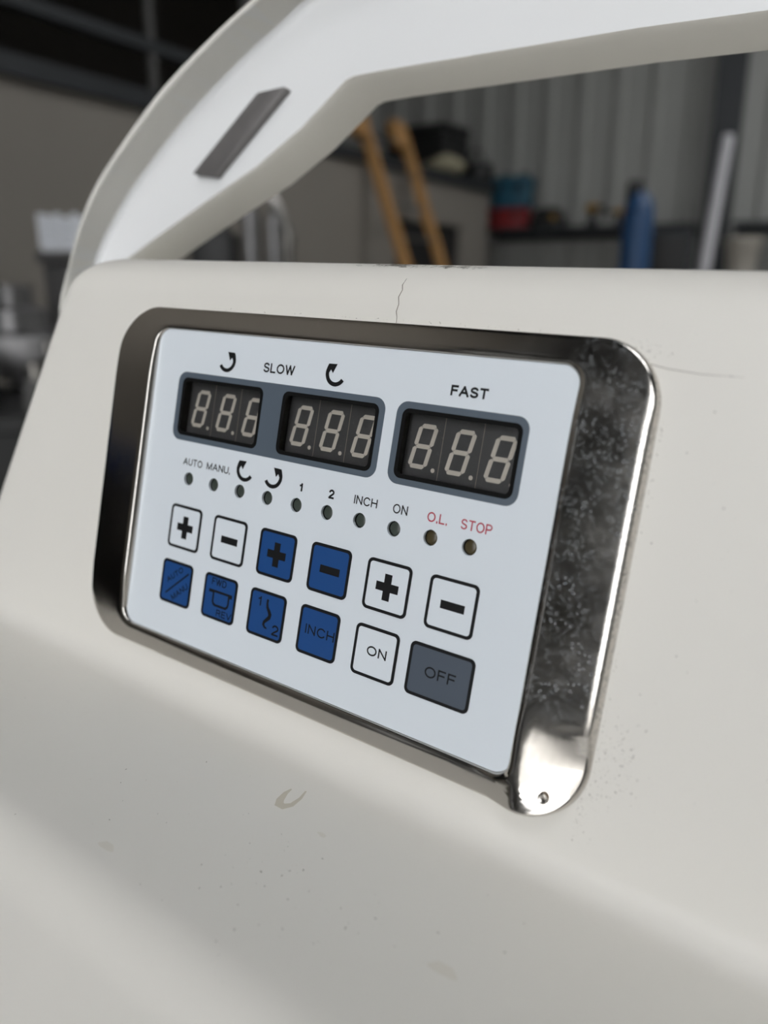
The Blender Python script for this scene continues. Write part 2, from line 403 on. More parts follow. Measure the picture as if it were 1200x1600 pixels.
for kd, t in rad:
    ring = []
    for (a, b), (c, d) in zip(inn, out):
        L_ = math.hypot(c-a, d-b)
        fi, fo = min(2.2, .3*L_), min(1.3, .2*L_)
        if kd == 'w': s = 0.0
        elif kd == 'i': s = fi*(t/2.2)/L_
        elif kd == 's': s = (fi + (L_-fi-fo)*t)/L_
        else: s = 1-(fo*t/2.0)/L_
        x_, y_ = a+(c-a)*s, b+(d-b)*s
        h = hb(y_, x_)
        if x_ > 75 and y_ < -33: q = min(1, (-33-y_)/5); q = q*q*(3-2*q); h -= q*.15*(x_-77)*(1-max(0, -50-y_)/8)
        if kd == 'w': z = 0.3
        elif kd == 'i': q = 1-t/2.2; z = h - 0.75*(1-math.sqrt(max(0, 1-q*q)))
        elif kd == 's': z = h
        elif kd == 'o': q = 1-t/2.0; z = max(0.02, h*(0.25+0.75*math.sqrt(max(0, 1-q*q))))
        else: z = -0.4
        ring.append(bm.verts.new((x_*MM, y_*MM, z*MM)))
    rings.append(ring)
N_ = len(inn)
for i in range(len(rings)-1):
    for k in range(N_): bm.faces.new((rings[i][k], rings[i][(k+1) % N_], rings[i+1][(k+1) % N_], rings[i+1][k]))
bez = part('bezel', bm, M_STEEL, smooth=60); tag(bez, 'polished stainless steel bezel with rounded corners')
# small dent in the lower right corner
bm = lathe_bm([(1.35*MM, 0.0), (1.3*MM, 0.18*MM), (1.1*MM, 0.28*MM), (0.85*MM, 0.20*MM), (0.4*MM, 0.12*MM)], 18)
obj('dimple', bm, M_STEEL, bez, T(85.2, -51.2, hb(-51.2, 85)-0.1), 60)

# ------------------------------------------------------------------ membrane overlay
ZO = 1.0
WIN = [(-60.9, -24.5), (-16.5, 19.2), (26.9, 62.7)]; WV0, WV1 = 16.7, 35.6
LED = [(-52.4 + 11.76*i, 2.85) for i in range(10)]
RB = 1.15                                                    # black gasket ring around each window
loops = [rrect(-74.9, 74.9, -50.8, 50.8, 4.9)]
loops += [rrect(a+RB, b-RB, WV0+RB, WV1-RB, 1.2, 4) for a, b in WIN] + [circ(x, y, 2.15) for x, y in LED]
over = part('membrane_overlay', plate_bm(loops, 0.15, ZO), M_OVER); tag(over, 'white membrane faceplate of the control panel')
def decal(loops, z, m, name, parent=None, th=0.06):
    return part(name, plate_bm(loops, z, z+th), m, parent=parent)
fr1 = decal([rrect(-63.0, 21.15, 15.0, 37.4, 3.4), rrect(-60.9, -24.5, WV0, WV1, 2.2), rrect(-16.5, 19.2, WV0, WV1, 2.2)], ZO, M_SLATE2, 'display_frame')
fr2 = decal([rrect(25.0, 64.3, 15.0, 37.4, 3.4), rrect(26.9, 62.7, WV0, WV1, 2.2)], ZO, M_SLATE2, 'display_frame')
tag(fr1, 'slate grey border around both slow displays'); tag(fr2, 'slate grey border around the fast display')

def segs():
    """seven segments of a slanted digit, centred, 12.3 mm high"""
    w_, h, t, g = 3.05, 6.15, 0.62, 0.13
    hx = lambda x0, x1, y: [(x0+g, y), (x0+g+t*.8, y+t), (x1-g-t*.8, y+t), (x1-g, y), (x1-g-t*.8, y-t), (x0+g+t*.8, y-t)]
    vx = lambda x, y0, y1: [(x, y0+g), (x+t, y0+g+t*.8), (x+t, y1-g-t*.8), (x, y1-g), (x-t, y1-g-t*.8), (x-t, y0+g+t*.8)]
    a = w_-t; b = h-t
    sh = [hx(-a, a, b), hx(-a, a, 0), hx(-a, a, -b), vx(-a, 0, b), vx(a, 0, b), vx(-a, -b, 0), vx(a, -b, 0)]
    # flatten outer sides like a real display: outer edges run to the corners
    return [[(x+0.185*y, y) for x, y in s] for s in sh]
SEG = segs()
names = ['slow display with the left turning arrow', 'slow display with the right turning arrow', 'fast display']
seg_me = None
for wi, (a, b) in enumerate(WIN):
    c = (a+b)/2; ZD = -2.6
    bm = bmesh.new()                                                        # open tray: back and four walls
    lp = rrect(a-1.2, b+1.2, WV0-1.2, WV1+1.2, 1.5, 3)
    plate_bm([lp], ZD-1.5, ZD, bm)
    dsp = part('display', bm, M_DISP); tag(dsp, names[wi] + ' of three unlit seven-segment digits')
    obj('well_wall', plate_bm([lp, rrect(a+0.4, b-0.4, WV0+0.4, WV1-0.4, 1.2, 3)], ZD, 0.1), M_RIM, dsp, Matrix())
    decal([rrect(a, b, WV0, WV1, 2.2), rrect(a+RB+.02, b-RB-.02, WV0+RB+.02, WV1-RB-.02, 1.2, 4)], 0.05, M_RIM, 'gasket', dsp, ZO+.02)
    obj('window_pane', plate_bm([rrect(a+RB-.05, b-RB+.05, WV0+RB-.05, WV1-RB+.05, 1.2, 4)], 0.82, 0.98), M_PANE, dsp, Matrix())
    for d in (-5.85, 5.85):
        obj('digit_seam', plate_bm([[(c-.35+d-.07, WV0+1), (c-.35+d+.07, WV0+1), (c-.35+d+.07, WV1-1), (c-.35+d-.07, WV1-1)]], ZD, ZD+.03), M_LINE, dsp, Matrix())
    for d in (-11.7, 0, 11.7):
        if seg_me is None:
            bm = bmesh.new()
            for s in SEG: plate_bm([s], 0, 0.05, bm)
            plate_bm([circ(4.25-.1, -5.95, 0.62, 14)], 0, 0.05, bm)
            bmesh.ops.recalc_face_normals(bm, faces=bm.faces[:]); seg_me = bpy.data.meshes.new('digit'); bm.to_mesh(seg_me); bm.free()
            seg_me.materials.append(M_SEG)
        o = bpy.data.objects.new('digit', seg_me); COL.objects.link(o); o.parent = dsp; o.matrix_local = T(c-.35+d, 26.05, ZD)

# ------------------------------------------------------------------ lettering
def el(cx_, cy_, rx, ry, a0, a1, n=10): return [(cx_+rx*math.cos(math.radians(a0+(a1-a0)*i/n)), cy_+ry*math.sin(math.radians(a0+(a1-a0)*i/n))) for i in range(n+1)]
GLYPH = {   # width, centre lines of the strokes in a unit-high box
 'A': (.74, [[(0, 0), (.37, 1)], [(.37, 1), (.74, 0)], [(.13, .34), (.61, .34)]]),
 'U': (.62, [[(0, 1), (0, .32)] + el(.31, .32, .31, .32, 180, 360) + [(.62, 1)]]),
 'T': (.62, [[(0, 1), (.62, 1)], [(.31, 1), (.31, 0)]]),
 'O': (.78, [el(.39, .5, .39, .5, 0, 360, 24)]),
 'M': (.76, [[(0, 0), (0, 1)], [(0, 1), (.38, .02)], [(.38, .02), (.76, 1)], [(.76, 1), (.76, 0)]]),
 'N': (.62, [[(0, 0), (0, 1)], [(0, 1), (.62, 0)], [(.62, 0), (.62, 1)]]),
 '.': (.02, [[(.0, -.06), (.0, .08)]]),
 '1': (.30, [[(.30, 0), (.30, 1)], [(.30, 1), (.22, .84), (0, .76)]]),
 '2': (.56, [el(.28, .72, .27, .28, 165, -35, 12) + [(.36, .42), (.12, .2), (0, 0)], [(0, 0), (.57, 0)]]),
 'I': (.0, [[(0, 0), (0, 1)]]),
 'C': (.68, [el(.37, .5, .37, .5, 38, 322, 20)]),
 'H': (.62, [[(0, 0), (0, 1)], [(.62, 0), (.62, 1)], [(0, .52), (.62, .52)]]),
 'L': (.50, [[(0, 1), (0, 0)], [(0, 0), (.50, 0)]]),
 'S': (.60, [el(.30, .75, .27, .25, 25, 200, 9) + [(.08, .60), (.22, .53), (.42, .47), (.55, .39)] + el(.30, .26, .29, .26, 25, -158, 9)]),
 'P': (.58, [[(0, 0), (0, 1)], [(0, 1), (.32, 1)] + el(.32, .73, .26, .27, 90, -90, 9) + [(0, .46)]]),
 'R': (.60, [[(0, 0), (0, 1)], [(0, 1), (.33, 1)] + el(.33, .75, .25, .25, 90, -90, 9) + [(0, .5)], [(.33, .5), (.48, .4), (.54, .12), (.6, 0)]]),
 'F': (.52, [[(0, 0), (0, 1)], [(0, 1), (.52, 1)], [(0, .53), (.46, .53)]]),
 'W': (.98, [[(0, 1), (.25, 0)], [(.25, 0), (.49, 1)], [(.49, 1), (.73, 0)], [(.73, 0), (.98, 1)]]),
 'D': (.66, [[(0, 0), (0, 1)], [(0, 1), (.3, 1)] + el(.3, .5, .36, .5, 90, -90, 14) + [(0, 0)]]),
 'E': (.52, [[(0, 0), (0, 1)], [(0, 1), (.52, 1)], [(0, .52), (.47, .52)], [(0, 0), (.52, 0)]]),
 'V': (.70, [[(0, 1), (.35, 0)], [(.35, 0), (.70, 1)]]),
}
def stroke(bm, pts, w_, z):
    P_ = [Vector(p) for p in pts]; closed = (P_[0]-P_[-1]).length < 1e-6; rows_ = []
    for i, p in enumerate(P_):
        a_, b_ = P_[max(i-1, 0)], P_[min(i+1, len(P_)-1)]
        if closed and i in (0, len(P_)-1): a_, b_ = P_[-2], P_[1]
        t = (b_-a_).normalized(); nn = Vector((-t.y, t.x))*w_/2
        e_ = Vector((0, 0))
        if not closed: e_ = -t*w_*.42 if i == 0 else (t*w_*.42 if i == len(P_)-1 else e_)
        rows_.append([bm.verts.new(((q+e_).x*MM, (q+e_).y*MM, z*MM)) for q in (p+nn, p-nn)])
    for i in range(len(rows_)-1): bm.faces.new((rows_[i][0], rows_[i][1], rows_[i+1][1], rows_[i+1][0]))
def text(st, u0, u1, v0, v1, m, z, name='lettering', wt=.3, parent=None, rot=0.0, label=None, gap=.27):
    """stroke lettering fitted to a box in panel mm (box is before rotation about its lower left corner)"""
    lines, x_ = [], 0.0
    for ch in st:
        gw, gl = GLYPH[ch]; g_ = gap
        if lines: x_ += g_
        lines += [[(x_+px_, py_) for px_, py_ in l] for l in gl]; x_ += gw
    W_t = max(x_, 1e-6); w0 = (u1-u0)-wt; h0 = (v1-v0)-wt; ca, sa = math.cos(rot), math.sin(rot)
    bm = bmesh.new()
    for k_, l in enumerate(lines):
        q = []
        for px_, py_ in l:
            X_ = wt/2+px_/W_t*w0; Y_ = wt/2+py_*h0; q.append((u0+X_*ca-Y_*sa, v0+X_*sa+Y_*ca))
        stroke(bm, q, wt, z+.002*(k_ % 3))
    return tag(obj(name, bm, m, parent or mixer, Matrix() if parent else A), label)
ZT = ZO+0.07
text('SLOW', -25.9, -13.3, 40.35, 43.3, M_INK, ZT, wt=0.52, label='black word SLOW')
text('FAST', 40.6, 51.6, 40.3, 43.1, M_INK, ZT, wt=0.6, label='black word FAST')
text('AUTO', -55.8, -46.8, 7.2, 9.5, M_INK, ZT, wt=0.35, label='black word AUTO over the first lamp')
text('MANU.', -44.7, -34.0, 7.3, 9.6, M_INK, ZT, wt=0.35, label='black word MANU. over the second lamp')
text('1', -5.0, -3.8, 7.1, 9.6, M_INK, ZT, wt=0.6, label='black figure 1 over a lamp')
text('2', 6.2, 8.2, 7.0, 9.7, M_INK, ZT, wt=0.56, label='black figure 2 over a lamp')
text('INCH', 15.4, 23.4, 7.2, 9.7, M_INK, ZT, wt=0.36, label='black word INCH over a lamp')
text('ON', 28.7, 33.5, 7.1, 9.7, M_INK, ZT, wt=0.36, label='black word ON over a lamp')
text('O.L.', 39.8, 46.0, 7.0, 9.6, M_RED, ZT, wt=0.36, label='red letters O.L.')
text('STOP', 50.0, 59.0, 7.0, 9.7, M_RED, ZT, wt=0.36, label='red word STOP')

def arrow_loop(cx_, cy_, mir):
    r0, r1 = 2.55, 3.75; pts = []
    a0, a1 = 212, 368
    for i in range(19): a = math.radians(a0+(a1-a0)*i/18); pts.append((r1*math.cos(a), r1*math.sin(a)))
    inner = []
    for i in range(19): a = math.radians(a1+(a0-a1)*i/18); inner.append((r0*math.cos(a), r0*math.sin(a)))
    head = [(3.35, 1.7), (2.95, 2.55), (-0.1, 2.65), (1.15, -0.05), (1.95, 0.95)]
    lp = pts + head + inner[1:]
    return [(cx_-x_ if mir else cx_+x_, cy_+y_) for x_, y_ in lp]
for cx_, cy_, mir, nm in ((-41.75, 42.6, False, 'first display'), (2.3, 42.5, True, 'second display'), (-27.6, 9.85, True, 'third lamp'), (-15.85, 9.75, False, 'fourth lamp')):
    lp = arrow_loop(cx_, cy_, mir)
    o = part('arrow_mark', plate_bm([lp], ZT, ZT+0.02), M_INK); tag(o, 'black curved turning arrow over the ' + nm)

# ------------------------------------------------------------------ indicator lamps
for i, (x_, y_) in enumerate(LED):
    bm = bmesh.new()
    plate_bm([circ(x_, y_, 2.6), circ(x_, y_, 2.14)], -1.2, 0.14, bm); plate_bm([circ(x_, y_, 2.6)], -1.4, -1.2, bm)
    lamp = part('indicator_lamp', bm, M_WELL)
    bm = lathe_bm([(2.1*MM, -1.15*MM), (2.05*MM, -.3*MM), (1.8*MM, 0.05*MM), (1.2*MM, 0.25*MM), (0.4*MM, .32*MM)], 20)
    ln = obj('lens', bm, M_LEDA if i >= 8 else M_LEDG, lamp, T(x_, y_, 0), 60)
    tag(lamp, ('amber' if i >= 8 else 'dark green') + ' round lamp, unlit')

# ------------------------------------------------------------------ buttons
def strip_loop(pts, w_):
    P_ = [Vector((x_, y_)) for x_, y_ in pts]; l, r = [], []
    for i, p in enumerate(P_):
        t = (P_[min(i+1, len(P_)-1)]-P_[max(i-1, 0)]).normalized(); nn = Vector((-t.y, t.x))
        ww = w_[i] if isinstance(w_, list) else w_
        l.append(tuple(p+nn*ww/2)); r.append(tuple(p-nn*ww/2))
    return l + r[::-1]
def button(u0, u1, v0, v1, m, label):
    b_ = part('button', bev(plate_bm([rrect(u0+.35, u1-.35, v0+.35, v1-.35, 1.2, 5)], ZO-.1, ZO+.17), 0.00003, 1), m, smooth=40)
    tag(b_, label)
    o = obj('button_outline', plate_bm([rrect(u0, u1, v0, v1, 1.7, 6), rrect(u0+.88, u1-.88, v0+.88, v1-.88, 1.0, 6)], ZO, ZO+.21), M_INK, b_, Matrix())
    return b_
ZB = ZO+.175
def mark(b_, loops, name='button_symbol'):
    return obj(name, plate_bm(loops, ZB, ZB+.03), M_INK, b_, Matrix())
V0, V1 = -20.55, -6.15
for k, m, col in ((0, M_OVER, 'white'), (1, M_BLUE, 'blue'), (2, M_OVER, 'white')):
    ua = -58.35+40.9*k; where = ('left', 'middle', 'right')[k]
    b_ = button(ua, ua+14.7, V0, V1, m, f'{col} plus button, {where} pair')
    x_, y_ = ua+7.45, -13.35; s, t = 3.7, 1.2
    mark(b_, [[(x_-s, y_-t), (x_-t, y_-t), (x_-t, y_-s), (x_+t, y_-s), (x_+t, y_-t), (x_+s, y_-t), (x_+s, y_+t), (x_+t, y_+t), (x_+t, y_+s), (x_-t, y_+s), (x_-t, y_+t), (x_-s, y_+t)]])
    ua += 20.45
    b_ = button(ua, ua+14.7, V0, V1, m, f'{col} minus button, {where} pair')
    x_ = ua+7.7; mark(b_, [[(x_-3.6, y_-1.12), (x_+3.6, y_-1.12), (x_+3.6, y_+1.12), (x_-3.6, y_+1.12)]])
V0, V1 = -39.5, -24.95
b_ = button(-59.0, -44.35, V0, V1, M_BLUE, 'blue AUTO / MANU button')
text('AUTO', -55.6, -47.0, -32.9, -31.0, M_INK, ZB+.01, wt=0.34, parent=b_, rot=math.radians(37))
text('MANU', -52.3, -43.6, -38.3, -36.3, M_INK, ZB+.01, wt=0.34, parent=b_, rot=math.radians(40))
mark(b_, [strip_loop([(-56.2, -36.5), (-46.2, -27.9)], .55)])
b_ = button(-38.5, -23.8, V0, V1, M_BLUE, 'blue FWD REV bowl button')
text('FWD', -35.2, -28.7, -28.5, -26.2, M_INK, ZB+.01, wt=0.36, parent=b_)
text('REV', -31.6, -24.9, -38.1, -35.9, M_INK, ZB+.01, wt=0.36, parent=b_)
ol = [(-36.0, -30.0), (-25.6, -30.0), (-25.6, -31.3), (-26.6, -31.3), (-26.6, -33.6), (-26.9, -34.5), (-27.7, -35.2), (-32.9, -35.2), (-33.8, -34.7), (-34.2, -33.8), (-34.2, -31.0), (-36.0, -31.0)]
il = [(-33.5, -30.75), (-27.3, -30.75), (-27.3, -33.5), (-27.6, -34.1), (-28.1, -34.45), (-32.6, -34.45), (-33.2, -34.15), (-33.5, -33.6)]
mark(b_, [ol, il])
b_ = button(-18.05, -3.35, V0, V1, M_BLUE, 'blue 1 to 2 speed button')
text('1', -14.6, -13.3, -30.0, -27.0, M_INK, ZB+.01, wt=0.5, parent=b_)
text('2', -7.6, -4.9, -37.6, -34.3, M_INK, ZB+.01, wt=0.54, parent=b_)
mark(b_, [strip_loop([(-10.7, -27.3), (-10.75, -28.6), (-10.5, -29.8), (-9.7, -30.8), (-9.15, -31.7), (-9.3, -32.7), (-10.3, -33.7), (-11.1, -34.5), (-11.25, -35.3), (-10.6, -36.0), (-9.7, -36.2)],
                     [.75, .8, 1.0, 1.2, 1.35, 1.3, 1.1, 1.0, .9, .7, .4])])
b_ = button(2.4, 17.15, V0, V1, M_BLUE, 'blue INCH button')
text('INCH', 5.1, 15.9, -33.3, -30.4, M_INK, ZB+.01, wt=0.42, parent=b_)
b_ = button(22.95, 37.65, V0, V1, M_OVER, 'white ON button')
text('ON', 27.6, 34.2, -33.2, -30.4, M_INK, ZB+.01, wt=0.45, parent=b_)
b_ = button(41.25, 60.95, V0, V1, M_SLATE, 'wide slate grey OFF button')
text('OFF', 46.7, 56.1, -33.5, -30.5, M_INK, ZB+.01, wt=0.45, parent=b_)

# ------------------------------------------------------------------ raised bowl cover behind the head
def resample(P, n, step=40):
    """smooth curve through points, n points evenly spaced"""
    P = [Vector(p) for p in P]; Q = []
    for i in range(len(P)-1):
        p0, p1, p2, p3 = P[max(i-1, 0)], P[i], P[i+1], P[min(i+2, len(P)-1)]
        for k in range(step):
            t = k/step; Q.append(0.5*((2*p1)+(p2-p0)*t+(2*p0-5*p1+4*p2-p3)*t*t+(3*p1-p0-3*p2+p3)*t**3))
    Q.append(P[-1]); d = [0]
    for i in range(1, len(Q)): d.append(d[-1]+(Q[i]-Q[i-1]).length)
    out = []; j = 0
    for i in range(n):
        s = d[-1]*i/(n-1)
        while j < len(d)-2 and d[j+1] < s: j += 1
        f = (s-d[j])/max(1e-9, d[j+1]-d[j]); out.append(Q[j].lerp(Q[j+1], f))
    return out
RIMP = [(-224.8, 64.7), (-221.1, 82.1), (-215.0, 105.4), (-205.6, 123.2), (-187.5, 142.8), (-166.3, 162.0), (-140.4, 179.1), (-116.3, 192.1)]
FOOTP = [(-214.4, 93.7), (-202.3, 110.9), (-188.3, 127.2), (-159.2, 153.2), (-130.4, 173.7), (-110.1, 185.5), (-92.7, 195.4)]
NC = 60
def half_and_mirror(P):
    P = resample(P, NC); return [(p.x, p.y) for p in P] + [(90-p.x, p.y) for p in P[-2::-1]]
RIMC = half_and_mirror([(-205, 40), (-220.5, 53)] + RIMP + [(-85, 205), (-40, 213), (0, 216.5), (45, 218)])
FOOTC = half_and_mirror([(-196, 40), (-212, 58), (-216.5, 76)] + FOOTP + [(-60, 202.5), (-25, 206.5), (10, 208.5), (45, 209)])
def cover_outline(f): return [(a[0]+(b[0]-a[0])*f, a[1]+(b[1]-a[1])*f) for a, b in zip(RIMC, FOOTC)]
bm = bmesh.new(); secs = [(0, -58), (0, -56.8), (.06, -56.2), (.13, -56), (.2, -56.3), (.25, -57), (.85, -67.4), (.95, -69), (1.1, -69.8), (1.4, -70), (1.7, -70)]
loops_ = [[(x_, y_, z) for x_, y_ in cover_outline(o_)] for o_, z in secs]
back = [(0, -58), (0.5, -69), (.7, -72), (1.0, -73), (1.7, -73)]
loops_b = [[(x_, y_, z) for x_, y_ in cover_outline(o_)] for o_, z in back]
def bridge(bm, Ls):
    R_ = [[bm.verts.new(Vector(p)*MM) for p in l] for l in Ls]
    for i in range(len(R_)-1):
        for k in range(len(R_[i])-1): bm.faces.new((R_[i][k], R_[i][k+1], R_[i+1][k+1], R_[i+1][k]))
    return R_
bridge(bm, loops_[5:]); bridge(bm, loops_b)
bm_rim = bmesh.new(); bridge(bm_rim, [[(x_, y_, z) for x_, y_ in cover_outline(o_)] for o_, z in [(-.02, -60), (-.04, -57)]] + loops_[1:7])
# plate with the opening
OPN = [(-196, 80.0), (-196, 90), (-190, 93), (-168, 104.5), (-140, 118.5), (-114, 131), (-91, 145.5), (-79, 155.5), (-71.5, 161.8), (-68, 163.0), (-53, 163.6), (45, 165), (143, 163.6), (158, 163.0), (161.5, 161.8), (169, 155.5), (181, 145.5), (204, 131), (230, 118.5), (258, 104.5), (280, 93), (286, 90), (286, 80)]
inner = cover_outline(1.7)
outline = inner + [(262, 58), (262, 78.2), (-140, 78.2), (-140, 58)]
plate_bm([outline, OPN], -73, -70, bm)
# collar around the opening, reaching backwards
def inset(lp, d):
    c_ = []
    n_ = len(lp); ar = sum(lp[i][0]*lp[(i+1) % n_][1]-lp[(i+1) % n_][0]*lp[i][1] for i in range(n_)); sg = 1 if ar > 0 else -1
    for i in range(n_):
        p0, p1, p2 = Vector(lp[i-1]), Vector(lp[i]), Vector(lp[(i+1) % n_])
        e1, e2 = (p1-p0).normalized(), (p2-p1).normalized()
        n1, n2 = Vector((-e1.y, e1.x))*sg, Vector((-e2.y, e2.x))*sg
        b_ = (n1+n2); b_ = b_/max(0.3, b_.length_squared)*2
        c_.append(tuple(p1+b_*d))
    return c_
cl = [(0, -70.0), (0.5, -71.2), (0.8, -74), (0.8, -91), (0.3, -92.5), (-1.2, -92.5), (-2.5, -91), (-2.5, -73)]
bm_col = bmesh.new()
rr_ = [[bm_col.verts.new((x_*MM, y_*MM, z*MM)) for x_, y_ in inset(OPN, o_)] for o_, z in cl]
for i in range(len(rr_)-1):
    for k in range(len(OPN)): bm_col.faces.new((rr_[i][k], rr_[i][(k+1) % len(OPN)], rr_[i+1][(k+1) % len(OPN)], rr_[i+1][k]))
cover = part('bowl_cover', bm, M_LID, smooth=35); tag(cover, 'raised white plastic bowl cover with a large cut-out')
tag(obj('cover_rim', bm_rim, M_LIDE, cover, Matrix(), 60), 'cream rim'); tag(obj('opening_collar', bm_col, M_LIDE, cover, Matrix(), 40), 'cream edge of the cut-out')
tabp = [(-150.5, 128.5), (-117, 159.5), (-115.8, 160.3), (-101, 161.2), (-99.8, 160.4), (-135, 127), (-136, 126.6)]
o = obj('metal_strip', bev(plate_bm([tabp], -70.2, -66.5), 0.0006, 2), M_STRIP, cover, Matrix(), 40); tag(o, 'dark grey metal strip')

# ------------------------------------------------------------------ wear on the mixer: crack, scratches, scuffs, specks
def zface(v):
    return 0.0 if v <= VT-RT else -RT+math.sqrt(max(0, RT*RT-(v-(VT-RT))**2))
def strip3(pts, ws, lift, fn):
    """ribbon following the shell; fn maps (u, s) to a point"""
    bm = bmesh.new(); P_ = [Vector(p) for p in pts]; L_ = []
    for i, p in enumerate(P_):
        t = (P_[min(i+1, len(P_)-1)]-P_[max(i-1, 0)]).normalized(); nn = Vector((-t.y, t.x)); ww = ws if not isinstance(ws, list) else ws[i]
        a, b = p+nn*ww/2, p-nn*ww/2
        L_.append((bm.verts.new(fn(a.x, a.y, lift)), bm.verts.new(fn(b.x, b.y, lift))))
    for i in range(len(L_)-1): bm.faces.new((L_[i][0], L_[i][1], L_[i+1][1], L_[i+1][0]))
    return bm
def on_face(u, v, h):
    if v > VT-RT:
        s = min(0.999, (v-(VT-RT))/RT); c_ = math.sqrt(1-s*s)
        return Vector((u, v+h*s, -RT+RT*c_+h*c_))*MM
    return Vector((u, v, h))*MM
def on_shelf(u, z, h): return Vector((u, shelf_v(z)+h*nv, z+h*nz))*MM
part('crack', strip3([(18.9, 70.5), (18.6, 68.5), (19.3, 67.0), (18.8, 65.0), (19.4, 63.0), (19.0, 61.0), (19.5, 59.5), (19.6, 57.5)], [.15, .28, .25, .3, .25, .28, .22, .15], 0.04, on_face), M_CRACK)
part('scratch', strip3([(83, 54.6), (88, 53.0), (94, 52.0), (101, 51.5), (110, 51.6)], [.3, .22, .2, .16, .06], 0.04, on_face), M_DIRTL)
part('scratch', strip3([(86, 53.4), (89, 50.5), (92, 47)], [.12, .22, .1], 0.04, on_face), M_DIRTL)
def specks(name, n_, ufn, fn, m, smin, smax, lift=0.03):
    bm = bmesh.new()
    for _ in range(n_):
        u, s = ufn(); r = smin+(smax-smin)*random.random()**3; el = 1+random.random()*1.5; a = random.random()*PI
        k = random.randint(5, 7); vs = []
        for i in range(k):
            t = 2*PI*i/k; rr = r*(0.7+0.6*random.random()); x_, y_ = rr*el*math.cos(t), rr*math.sin(t)
            vs.append(bm.verts.new(fn(u+x_*math.cos(a)-y_*math.sin(a), s+x_*math.sin(a)+y_*math.cos(a), lift)))
        bm.faces.new(vs)
    return tag(part(name, bm, m), kind='stuff')
def scuff_spot():
    k = random.random()
    if k < .6: return random.gauss(9, 5), 75.2+random.gauss(0, .45)
    return random.gauss(30, 4), 75.0+random.gauss(0, .35)
bm = bmesh.new()
for _ in range(150):
    u, v = scuff_spot(); v = min(76.6, max(73.2, v)); l = 0.4+1.6*random.random(); a = math.radians(random.gauss(35, 14)); ww = .06+.12*random.random()
    p = [(u, v), (u+l*math.cos(a), min(76.7, v+l*math.sin(a)*.5))]
    b2 = strip3([(p[0][0], p[0][1]), (p[1][0], p[1][1])], ww, 0.03, on_face)
    me = bpy.data.meshes.new('x'); b2.to_mesh(me); b2.free(); bm.from_mesh(me); bpy.data.meshes.remove(me)
tag(part('scuff_marks', bm, M_DIRT), 'grey scuffs on the top edge', kind='stuff')
specks('face_specks', 60, lambda: (random.uniform(97, 150), random.uniform(-50, 65)), on_face, M_DIRT, .04, .17)
specks('edge_grime', 380, lambda: random.choice([
    (94.7+abs(random.gauss(0, .5)), random.uniform(-48, 44)), (random.uniform(-80, 82), 58.3+abs(random.gauss(0, .4))),
    (88+random.gauss(0, 3), 55.8+random.gauss(0, 1.2)), (93.5+abs(random.gauss(0, 3)), -46+random.gauss(0, 5)), (92.5+abs(random.gauss(0, 1.3)), -52+random.gauss(0, 4))]),
    on_face, M_DIRTL, .03, .14)
specks('corner_smudge', 160, lambda: (100+random.gauss(0, 3.2), -36+random.gauss(0, 6)), on_face, M_DIRTL, .03, .16)
specks('shelf_specks', 160, lambda: (random.uniform(-150, 110), random.uniform(14, 64)), on_shelf, M_DIRTL, .03, .17)
specks('shelf_smudges', 60, lambda: (random.gauss(45, 14), random.gauss(38, 9)), on_shelf, M_DIRTL, .04, .18)

# dried stains
bm = strip3([(21.5, 11.0), (22.2, 14.0), (22.0, 17.2), (20.6, 18.9), (18.9, 18.8), (18.0, 17.4), (17.4, 14.6), (17.6, 12.6)], [.5, 1.0, 1.6, 2.2, 2.5, 2.2, 1.4, .5], .03, on_shelf)
tag(part('stain', bm, M_TAN), 'tan dried stain on the ledge under the panel')
def blob(c, rx, ry, fn, lift=.03):
    bm = bmesh.new(); bm.faces.new([bm.verts.new(fn(c[0]+rx*(1+.25*math.sin(3*a+c[0]))*math.cos(a), c[1]+ry*(1+.2*math.cos(2*a+c[0]))*math.sin(a), lift)) for a in [2*PI*i/22 for i in range(22)]]); return bm
for c, rx, ry in (((82, 36), 3.2, 1.6), ((-6, 54), 2.6, 1.3), ((36, 21), 1.4, .6)):
    part('stain', blob(c, rx, ry, on_shelf), M_TAN2)
tag(obj('stain', blob((33, -83.2), 4.2, 2.6, lambda u, z, h: Vector((u, 164.93-h+.0, z))*MM), M_PINK, cover, Matrix()), 'faint pink mark')
# ------------------------------------------------------------------ things in the workshop
def on_office(px, py, off=0.0):                    # where the line of sight meets the office wall (off metres in front of it)
    d = rayd(px, py); p0 = C0 + wn*off; k = (p0-CAM).dot(wn)/d.dot(wn); return CAM+d*k
def on_back(px, py, off=0.0):
    nb = wd; p0 = BW0 + nb*off; d = rayd(px, py); k = (p0-CAM).dot(nb)/d.dot(nb); return CAM+d*k
def boxat(x0, x1, y0, y1, z0, z1, r=0.0, seg=2):
    bm = box_bm(x0, x1, y0, y1, z0, z1)
    return bev(bm, r, seg) if r else bm
def pobj(name, bm, m, parent, smooth=None): return obj(name, bm, m, parent, Matrix(), smooth)

# guard rail on the office deck
q = C0 + wn*(-0.06)
t = thing('guard_rail', 'dark steel guard rail along the edge of the office roof deck', 'railing', (q.x, q.y, DECK), math.atan2(wn.y, wn.x))
for hz in (0.27, 0.98): pobj('rail', boxat(-0.03, 0.03, -7.3, -3.9, hz-0.035, hz+0.035, .008, 1), M_DARK, t)
for y_ in (-7.2, -5.38, -3.95): pobj('post', boxat(-0.022, 0.022, y_-.022, y_+.022, 0, 1.0, .005, 1), M_GREYM, t)

